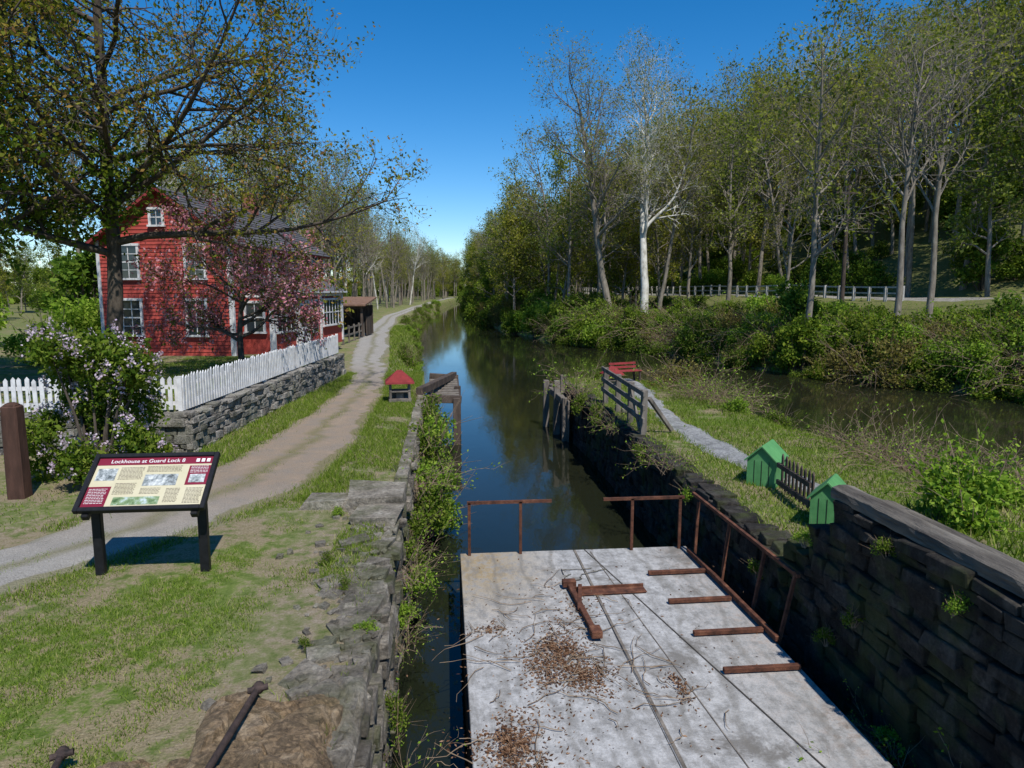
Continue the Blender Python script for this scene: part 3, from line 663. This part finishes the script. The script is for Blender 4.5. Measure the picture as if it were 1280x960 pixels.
b.M=T((PXw,3.7,1.05))@RZ(math.pi/2); b.box((0,-.03,0),(.95,.06,2.05),0); b.box((0,-.065,.35),(.6,.02,.9),1); b.box((0,-.07,-.55),(.6,.02,.6),0); b.M=None
b.M=T((PXw,5.2,1.35))@RZ(math.pi/2); b.box((0,-.03,0),(.8,.05,1.5),0); b.box((0,-.06,0),(.62,.03,1.3),1); b.M=None
b.add([(0,.4,3.15),(0,9.4,3.15),(PXw+.25,9.4,2.45),(PXw+.25,.4,2.45),(0,.4,3.08),(0,9.4,3.08),(PXw+.25,9.4,2.37),(PXw+.25,.4,2.37)],[[3,2,1,0],[4,5,6,7],[3,0,4,7],[1,2,6,5]],3)
b.add([(PXw+.26,.4,2.37),(PXw+.26,9.4,2.37),(PXw+.26,9.4,2.45),(PXw+.26,.4,2.45)],[[0,1,2,3]],0)
for yy in(.6,9.2): b.add([(0,yy,2.4),(PXw,yy,2.4),(0,yy,3.08)],[[0,1,2]],2)
b.finish('porch',[M_wht,M_glass,M_red,M_roof],hs)
b=B(); b.box((PXw+.35,3.7,.0),(.6,1.2,.24),0); b.finish('porch_step',[M_cap],hs)

sd=empty('open_shed',(-7.7,45.5,.1),R0(-6))
b=B()
for x in(0,1.25,2.5):
    for y in(0,3): b.box((x,y,.95),(.14,.14,1.9),0)
b.box((1.25,3.0,.95),(2.5,.06,1.9),0); b.box((0,1.5,.95),(.06,3,1.9),0); b.box((1.25,-.02,1.82),(2.7,.08,.2),0); b.box((2.5,2.1,.6),(.06,1.8,1.2),0)
b.finish('frame',[M_wooddk],sd)
b=B(); b.add([(-.3,-.35,1.9),(2.8,-.35,1.9),(2.8,3.3,2.35),(-.3,3.3,2.35),(-.3,-.35,2.0),(2.8,-.35,2.0),(2.8,3.3,2.45),(-.3,3.3,2.45)],[[0,3,2,1],[4,5,6,7],[0,1,5,4],[1,2,6,5],[2,3,7,6],[3,0,4,7]],0); b.finish('roof',[M_brownroof],sd)
b=B()
for i in range(5): b.box((-5.6+.1*i,39.5+i*1.6,.5),(.1,.1,1.0),0)
for z in(.45,.85): b.beam((-5.6,39.5,z),(-5.2,45.9,z),.04,.1,0)
b.finish('rail_fence',[M_wood])

# ------------------------------------------------------------------ wayside sign
sg=empty('wayside_sign',(-3.13,7.53,0))
b=B()
for x in(-.535,.535):
    b.box((x,0,.45),(.095,.075,.9),0)
    b.beam((x,-.25,.70),(x,.33,1.14),.07,.07,0)
b.finish('posts',[M_black],sg,bevel=.008)
tilt=math.atan2(.42,.56)
def sgobj(name,b,mats,bev=0):
    o=b.finish(name,mats,sg,bevel=bev); o.location=(0,.045,.985); o.rotation_euler=(tilt,0,0); return o
b=B(); w,h=1.24,.70
b.box((0,0,0),(w,h,.03),0)
for s in(-1,1): b.box((s*w/2,0,.012),(.05,h+.05,.06),0); b.box((0,s*h/2,.012),(w-.05,.05,.06),0)
sgobj('frame',b,[M_black],.006)
M_cream=basic('sign_cream',[(.3,(.50,.45,.29)),(.7,(.58,.53,.37))],3,.4,0)
M_maroon=basic('sign_maroon',[(.3,(.17,.012,.03)),(.7,(.2,.018,.04))],3,.4,0)
M_photo=basic('sign_photo',[(.3,(.05,.06,.06)),(.5,(.3,.33,.33)),(.65,(.6,.62,.6))],22,.4,0,detail=4)
M_photo2=basic('sign_landscape',[(.3,(.04,.09,.03)),(.5,(.2,.28,.14)),(.7,(.5,.58,.6))],14,.4,0,detail=4)
M_ink=basic('sign_ink',[(.3,(.05,.04,.04)),(.7,(.08,.06,.06))],3,.5,0)
M_title=basic('sign_white',[(.3,(.75,.75,.72)),(.7,(.8,.8,.78))],3,.5,0)
b=B()
def pl(x0,y0,x1,y1,z,m): b.box(((x0+x1)/2,(y0+y1)/2,z),(x1-x0,y1-y0,.002),m)
pl(-.59,-.32,.59,.32,.017,0)
pl(-.59,.225,.59,.32,.0195,1); pl(-.59,-.32,-.36,-.06,.0195,1); pl(.37,-.06,.59,.20,.0195,1)
pl(-.56,.02,-.36,.18,.0195,2); pl(-.06,-.06,.28,.09,.0195,2); pl(-.3,-.3,.16,-.2,.0195,3); pl(.40,-.03,.56,.08,.022,2)
r2=random.Random(3)
def txt(x0,x1,y1,y0,step=.017,m=4,z=.0195):
    y=y1
    while y>y0:
        x=x0
        while x<x1-.01:
            w_=r2.uniform(.012,.035); pl(x,y-.005,min(x+w_,x1),y,z,m); x+=w_+.006
        y-=step
txt(-.33,-.09,.19,.02); txt(-.33,-.12,-.02,-.16); txt(-.06,.3,.2,.12); txt(.2,.34,-.1,-.28); txt(-.06,.14,-.09,-.17); txt(-.57,-.39,-.09,-.29,.02,5,.0215); txt(.39,.57,.19,.1,.02,5,.0215); txt(.4,.57,-.1,-.3)
for i in range(3): pl(.42+i*.055,.25,.455+i*.055,.295,.0215,5)
sgobj('panel',b,[M_cream,M_maroon,M_photo,M_photo2,M_ink,M_title])
cu=bpy.data.curves.new('title','FONT'); cu.body='Lockhouse at Guard Lock 8'; cu.size=.068; cu.extrude=.001; cu.align_x='CENTER'; cu.align_y='CENTER'
to=bpy.data.objects.new('title',cu); COL.objects.link(to); cu.materials.append(M_title); to.parent=sg
to.rotation_euler=(tilt,0,0); off=Matrix.Rotation(tilt,3,'X')@Vector((-.08,.272,.022)); to.location=Vector((0,.045,.985))+off

def kiosk(name,x,y,rz,s=1,z=0):
    e=empty(name,(x,y,z),rz); e.scale=(s,s,s)
    b=B()
    for sx in(-1,1):
        for sy in(-1,1): b.box((sx*.25,sy*.2,.28),(.06,.06,.56),0)
    b.box((0,0,.3),(.56,.46,.04),0); b.box((0,.0,.06),(.6,.5,.08),0); b.box((0,.18,.18),(.5,.03,.22),0); b.box((0,0,.55),(.58,.48,.05),0); b.box((0,.0,.18),(.2,.2,.22),0)
    b.finish('stand',[M_wood],e,bevel=.004)
    b=B(); rw,rd,z0,z1=.38,.33,.56,.86
    b.add([(-rw,-rd,z0),(rw,-rd,z0),(rw,rd,z0),(-rw,rd,z0),(-.06,0,z1),(.06,0,z1)],[[0,3,2,1],[0,1,5,4],[2,3,4,5]],0)
    b.F.append((np.array([[1,2,5],[3,0,4]]),0,False)); b.box((0,-rd,z0-.02),(2*rw,.03,.05),1); b.box((0,rd,z0-.02),(2*rw,.03,.05),1)
    b.finish('hip_roof',[M_redroof,M_redpaint],e)
kiosk('red_roofed_kiosk',-1.25,19.1,.1)
kiosk('red_roofed_kiosk',5.1,21.2,.15,.8)
e=empty('red_bench',(5.85,22.4,0),R0(20)); b=B()
for x in(-.45,.45):
    b.box((x,-.15,.19),(.05,.05,.38),1); b.beam((x,.15,0),(x,.25,.66),.05,.05,1)
for k in range(4): b.box((0,-.17+k*.1,.39),(1.05,.08,.025),0)
for k in range(2): b.box((0,.2+k*.02,.49+.12*k),(1.05,.02,.07),0)
b.finish('slats_and_frame',[M_redpaint,M_wooddk],e)
def gbox(x,y,rz,w,d,h):
    e=empty('green_lock_box',(x,y,0),rz); b=B(); e0=h*.66
    v=[(-w/2,-d/2,0),(w/2,-d/2,0),(w/2,d/2,0),(-w/2,d/2,0),(-w/2,-d/2,e0),(w/2,-d/2,e0),(w/2,d/2,e0),(-w/2,d/2,e0),(0,-d/2,h),(0,d/2,h)]
    b.add(v,[[0,1,5,4],[1,2,6,5],[2,3,7,6],[3,0,4,7]],0); b.F.append((np.array([[4,5,8],[6,7,9]]),0,False))
    for k in range(1,4): b.box((-w/2+w*k/4,-d/2-.002,e0*.5),(.008,.006,e0*.96),1)
    b.finish('body',[M_green,M_black],e)
    b=B(); sl=math.atan2(h-e0,w/2); L=math.hypot(h-e0,w/2)+.05
    for s in(-1,1):
        cx=s*(L/2*math.cos(sl)); cz=h+.012-L/2*math.sin(sl); b.box((cx,0,cz),(L,d+.08,.022),0,ry=s*sl)
    b.finish('gable_roof',[M_green],e,bevel=.003)
gbox(4.98,10.35,R0(-40),.44,.55,.62); gbox(4.9,8.35,R0(-40),.4,.46,.6)

# ------------------------------------------------------------------ platform in the lock
t=NT('weathered_concrete_deck'); co=t.coord(); n1=t.noise(co,1.1,9,.72,.3); n2=t.noise(co,7,8,.75); n3=t.noise(co,40,5,.7)
base=t.ramp(n2,[(.28,(.16,.158,.152)),(.43,(.30,.298,.29)),(.6,(.45,.448,.44))])
st=t.ramp(n1,[(.37,.8),(.46,.0),(.60,.0),(.68,.65)])
col=t.mix(st,base,(.13,.12,.105)); col=t.mix(t.ramp(n3,[(.52,0),(.72,.45)]),col,(.12,.11,.10))
sep=t.n('ShaderNodeSeparateXYZ'); t.l(co,sep.inputs[0])
ye=t.n('ShaderNodeMapRange'); t.l(sep.outputs[1],ye.inputs[0]); ye.inputs[1].default_value=7.0; ye.inputs[2].default_value=8.8
xe=t.n('ShaderNodeMapRange'); t.l(sep.outputs[0],xe.inputs[0]); xe.inputs[1].default_value=1.6; xe.inputs[2].default_value=.6
rs=t.math('MULTIPLY',t.math('MULTIPLY',ye.outputs[0],xe.outputs[0]),t.ramp(n2,[(.35,0),(.55,.85)]))
col=t.mix(rs,col,(.28,.20,.09))
xr=t.n('ShaderNodeMapRange'); t.l(sep.outputs[0],xr.inputs[0]); xr.inputs[1].default_value=2.6; xr.inputs[2].default_value=3.4
col=t.mix(t.math('MULTIPLY',xr.outputs[0],t.ramp(n2,[(.47,0),(.62,.5)])),col,(.20,.12,.07))
wv=t.n('ShaderNodeTexWave'); wv.inputs['Scale'].default_value=.6; wv.inputs['Distortion'].default_value=6; wv.inputs['Detail'].default_value=4; t.l(co,wv.inputs['Vector'])
col=t.mix(t.ramp(wv.outputs[1],[(.0,.4),(.07,0)]),col,(.14,.13,.11))
c3=t.coord((2,.6,1)); col=t.mix(t.ramp(t.noise(c3,4,7,.75),[(.47,0),(.62,.55)]),col,(.16,.152,.138))
t.bsdf(col,.88,t.bump(t.mix(.5,n2,n3),.5,.025)); M_deck=t.m
e=empty('lock_platform')
b=B()
b.box((.98,5.8,-.76),(1.616,7.6,.12),0); b.box((2.626,5.8,-.762),(1.66,7.6,.12),0)
b.finish('deck',[M_deck],e,bevel=.006)
b=B(); b.box((.2,5.8,-1.15),(.08,7.5,.64),0); b.box((3.42,5.8,-1.15),(.08,7.5,.64),0); b.box((1.8,9.52,-1.1),(3.1,.08,.5),0); b.finish('frame',[M_oldiron],e)
b=B()
b.beam((1.805,9.58,-.699),(1.83,2,-.699),.03,.006,0); b.beam((1.95,9.58,-.697),(2.95,4.6,-.697),.014,.006,1); b.beam((2.02,9.5,-.697),(2.5,2,-.697),.01,.005,0)
b.finish('seams',[M_wood,M_mort],e)
b=B()
for y,x0,x1 in[(8.6,2.6,3.42),(7.75,2.6,3.37),(6.96,2.62,3.4),(6.2,2.65,3.43)]: b.box(((x0+x1)/2,y,-.662),(x1-x0,.055,.05),0,rz=rng.uniform(-.03,.03))
b.beam((3.38,9.3,-.64),(3.44,6.7,-.64),.05,.06,0)
b.finish('cross_bars',[M_rust],e,bevel=.006)
b=B(); zt=.06
b.beam((.27,9.52,zt),(1.46,9.52,zt),.04,.04,0); b.beam((2.2,9.52,zt),(3.38,9.52,zt),.04,.04,0)
for x in(.3,1.02,2.62,3.32): b.beam((x,9.52,-.75),(x,9.52,zt),.04,.04,0)
b.beam((3.5,9.5,.12),(3.66,6.75,.02),.04,.04,0)
for y in(9.3,8.35,7.45,6.8): b.beam((3.46,y-.05,-.8),(3.5+.16*(9.5-y)/2.75,y,.05),.035,.035,0)
b.finish('railing',[M_rust],e)
b=B(); b.box((1.98,8.13,-.68),(.9,.17,.02),0,rz=.03); b.box((1.98,8.21,-.665),(.9,.015,.06),0,rz=.03); b.beam((1.5,8.35,-.65),(1.56,6.95,-.65),.065,.06,0); b.beam((1.62,8.2,-.62),(1.5,7.6,-.64),.05,.04,0); b.box((1.56,7.0,-.62),(.12,.17,.08),0); b.box((1.5,8.3,-.63),(.17,.1,.08),0)
b.finish('iron_bracket',[M_rust],e,bevel=.008)
b=B(); rg=np.random.default_rng(8)
def pile(cx,cy,sx,sy,n,h):
    r=rg.normal(0,1,(n,2)); a=np.arctan2(r[:,1],r[:,0]); r*=(1+.35*np.sin(a*3+cx*9)+.2*np.sin(a*5+cy))[:,None]
    z=np.exp(-(r**2).sum(1)/1.2)*h*rg.random(n)
    leaves(b,np.stack([cx+r[:,0]*sx,cy+r[:,1]*sy,-.694+z],-1),.016,rg,0,.4,.75,.6)
pile(1.12,6.75,.17,.24,1900,.04); pile(1.3,6.25,.14,.15,800,.03); pile(.95,6.4,.11,.2,500,.03); pile(.5,5.3,.13,.2,1400,.04); pile(2.15,6.0,.05,.16,220,.04); pile(.45,7.3,.12,.08,200,.02); pile(1.5,7.8,.12,.3,260,.02); pile(1.4,6.3,.9,1.8,700,.0); pile(.7,4.9,.3,.5,500,.01)
b.finish('leaf_litter',[M_dead])
b=B(); r3=random.Random(9)
for i in range(80):
    cx,cy=r3.choice([(1.2,6.6),(.5,5.4),(1.4,7.8),(.6,7.2),(1.9,6.1),(1.2,6.6)]); p=Vector((cx+r3.gauss(0,.3),cy+r3.gauss(0,.35),-.68)); a=r3.uniform(0,6.28); L=r3.uniform(.15,.8); pts=[p.copy()]
    for k in range(6): a+=r3.gauss(0,.35); p=p+Vector((math.cos(a),math.sin(a),0))*L/6; p.z=-.685+abs(r3.gauss(0,.015)); pts.append(p.copy())
    b.tube(pts,[.005]*4+[.003]*3,3,0)
for s in range(2):
    p=Vector((1.95+.1*s,8.9,-.685)); a=-1.6; pts=[]
    for k in range(30): a+=r3.gauss(0,.45); p=p+Vector((math.cos(a)*.7,math.sin(a)*.35,0))*.08; p.x=min(max(p.x,1.5),2.6); pts.append(p.copy())
    b.tube(pts,[.006]*30,4,1)
b.finish('fallen_twigs',[M_twig,M_cap])

b=B()
for x,y in[(-.55,20.2),(.3,20.4),(.35,25.6),(-.5,25.8),(.38,23)]: b.box((x,y,-1.0),(.2,.2,1.75),0)
for z in(-.35,-.7,-1.05): b.beam((.36,20.3,z),(.4,25.7,z),.12,.26,0)
b.beam((-.6,20.2,-.1),(.42,20.6,-.2),.2,.22,0); b.beam((-.6,25.8,-.12),(.45,25.8,-.2),.2,.2,0); b.beam((-.75,19.9,.15),(.3,25.9,-.1),.2,.22,0)
for i in range(9): b.box((-.1,20.9+i*.55,-.22),(1.0,.3,.06),1,rz=rng.uniform(-.05,.05))
b.finish('wooden_lock_gate',[M_wooddk,M_wood],bevel=.012)
b=B()
for x,y,h in[(3.45,21.6,1.9),(3.75,22.2,2.0),(3.3,22.9,1.75),(4.5,23.2,1.7),(3.55,20.6,1.5)]: b.box((x,y,-2+h/2+.3),(.2,.2,h),0,top=(.9,.9))
b.beam((3.5,20.7,-.3),(3.42,22.9,-.25),.14,.2,0); b.beam((3.4,22.7,-.15),(4.6,23.3,-.15),.16,.18,0)
for i in range(6): b.box((3.62,20.5+i*.33,-1.0),(.06,.28,1.5),0,jit=.01,rng=rng)
b.finish('timber_pier',[M_wood],bevel=.012)
b=B(); ps=[(4.05,14.0),(4.12,15.3),(4.18,16.7),(4.22,18.2)]
for i,(x,y) in enumerate(ps): b.box((x,y,.47),(.12,.12,1.0),0,rx=rng.uniform(-.06,.06))
for z in(.35,.62,.9):
    b.beam((4.0,13.8,z),(4.16,18.4,z+.03),.05,.11,0)
b.beam((4.0,14.1,.12),(4.1,15.3,.92),.05,.1,0); b.beam((4.25,16.6,.1),(4.75,16.6,.02),.1,.1,0); b.beam((4.15,14.0,.8),(4.75,14.3,.05),.08,.08,0)
b.finish('timber_railing',[M_wood],bevel=.008)
b=B(); y=44
while y<118:
    x=float(Ef(y))-2.9; b.box((x,y,Hs(x,y)+.45),(.16,.16,1.0),0); y+=1.25
yy=np.arange(44,118,5)
for a,c in zip(yy[:-1],yy[1:]):
    xa=float(Ef(a))-2.9; xc=float(Ef(c))-2.9
    for z in(.45,.85): b.beam((xa,a,Hs(xa,a)+z),(xc,c,Hs(xc,c)+z),.06,.10,0)
b.finish('guard_rail',[M_rail])
strip('railway_embankment_road',seq((-4,200,3)),lambda y:Ef(y)-2.2,lambda y:Ef(y)+2.8,M_stone,7,.03,.05,9)
def pole(x,y,h):
    b=B(); z=Hs(x,y); b.tube([(x,y,z-.3),(x,y,z+h)],[.15,.11],8,0); b.box((x,y,z+h-.5),(1.8,.1,.12),0); b.finish('utility_pole',[M_wooddk]); return Vector((x,y,z+h-.4))
P1=pole(27.5,47,8.5); P2=pole(22,95,9); P3=pole(-9,150,8.5); P0=pole(42,12,10)
b=B()
for A,C in((P0,P1),(P1,P2),(P2,P3)):
    for dx in(-.7,.7):
        pts=[A.lerp(C,k/16)+Vector((dx,0,-4*1.0*(k/16)*(1-k/16))) for k in range(17)]; b.tube(pts,[.02]*17,4,0)
b.finish('utility_wires',[M_black])

# ------------------------------------------------------------------ grass blades
b=B(); rg=np.random.default_rng(12)
def blades(P,hh,w,lean=.5):
    n=len(P); a=rg.uniform(0,6.283,n); h=hh*rg.uniform(.5,1.4,n); d=np.stack([np.cos(a),np.sin(a),np.zeros(n)],-1)
    l=rg.normal(0,lean,(n,2))*h[:,None]
    top=P+np.stack([l[:,0],l[:,1],h],-1)
    V=np.stack([P-d*w,P+d*w,top],1).reshape(-1,3); b.add(V,np.arange(3*n).reshape(-1,3),0)
def scatter(n,x0,x1,y0,y1,mask,hh,w,pw=1):
    y=y0+(y1-y0)*rg.random(n)**pw; x=rg.uniform(x0,x1,n); k=mask(x,y); x=x[k];y=y[k]; P=np.stack([x,y,H(x,y)-.004],-1); blades(P,hh,w)
def clump(x,y,th=0): return (wob(x*1.7,y*1.7)+wob(x*5+3,y*5)*.6+rg.normal(0,.3,x.shape))>th
scatter(160000,-5,-.95,3,12,lambda x,y:(x>RR(y)+.0)&clump(x,y,-.05+1.2*sst(-2.0,-1.0,x)),.035,.004)
scatter(12000,-1.35,-.65,3.2,9.5,lambda x,y:clump(x,y,.0),.07,.005)
scatter(50000,-2.2,-.8,10,26,lambda x,y:(x>RR(y)-.02)&clump(x,y,-.7),.07,.006)
scatter(24000,-4.9,-3.0,12.5,26,lambda x,y:(x<RL(y)+.03)&(x>WX(y)+.3),.09,.007)
scatter(12000,-9,-3.5,5,13.2,lambda x,y:(x<RL(y))&clump(x,y,.1),.05,.006)
scatter(24000,-9.5,-4.2,14,27,lambda x,y:(x<WX(y)-.25),.06,.008)
scatter(70000,4.05,9.0,7.5,24.5,lambda x,y:(np.abs(x-PC(y))>.25)&(x<PRf(y)-.3)&clump(x,y,-1.0),.08,.007)
scatter(16000,4.3,9,3,8,lambda x,y:clump(x,y,-.3),.12,.008)
scatter(26000,-5,-.9,26,60,lambda x,y:(x>RR(y))&(x<XLf(y)-.2),.12,.015)
y=rg.uniform(6,26,6000); x=RR(y)+rg.normal(.03,.09,6000); blades(np.stack([x,y,H(x,y)],-1),.07,.005)
y=rg.uniform(9,26,6000); x=RL(y)-rg.normal(.0,.12,6000); blades(np.stack([x,y,H(x,y)],-1),.08,.005)
# sparse grass down the middle of the path
y=rg.uniform(7,24,5000); x=RL(y)+(RR(y)-RL(y))*.5+rg.normal(0,.09,5000); k=clump(x,y,.2); x=x[k];y=y[k]; blades(np.stack([x,y,H(x,y)+.02],-1),.03,.005)
b.finish('grass',[M_grass])

# ------------------------------------------------------------------ camera, light, world
cam=bpy.data.cameras.new('camera'); co_=bpy.data.objects.new('camera',cam); COL.objects.link(co_)
co_.location=(0,0,3); co_.rotation_euler=(R0(90-7.6),0,R0(-5.4)); cam.sensor_width=36; cam.lens=24.78; cam.clip_end=4000; cam.clip_start=.05
sc.camera=co_
sv=Vector((.24,-.7,0)).normalized()*math.cos(R0(56)); sv.z=math.sin(R0(56))
L=bpy.data.lights.new('sun','SUN'); L.energy=5.0; L.angle=R0(.5); L.color=(1,.955,.89)
lo=bpy.data.objects.new('sun',L); COL.objects.link(lo); lo.rotation_euler=sv.to_track_quat('Z','Y').to_euler()
w=bpy.data.worlds.new('World'); sc.world=w; w.use_nodes=True; nt=w.node_tree
sky=nt.nodes.new('ShaderNodeTexSky'); sky.sky_type='NISHITA'; sky.sun_disc=False; sky.sun_elevation=R0(56); sky.sun_rotation=math.atan2(sv.x,sv.y); sky.altitude=600; sky.air_density=.9; sky.dust_density=.1; sky.ozone_density=3.5
hsv=nt.nodes.new('ShaderNodeHueSaturation'); hsv.inputs['Saturation'].default_value=1.38; hsv.inputs['Value'].default_value=1.4
nt.links.new(sky.outputs[0],hsv.inputs['Color'])
bg=nt.nodes['Background']; bg.inputs[1].default_value=.105; nt.links.new(hsv.outputs[0],bg.inputs[0])
sc.view_settings.view_transform='Standard'; sc.view_settings.look='None'; sc.view_settings.exposure=0
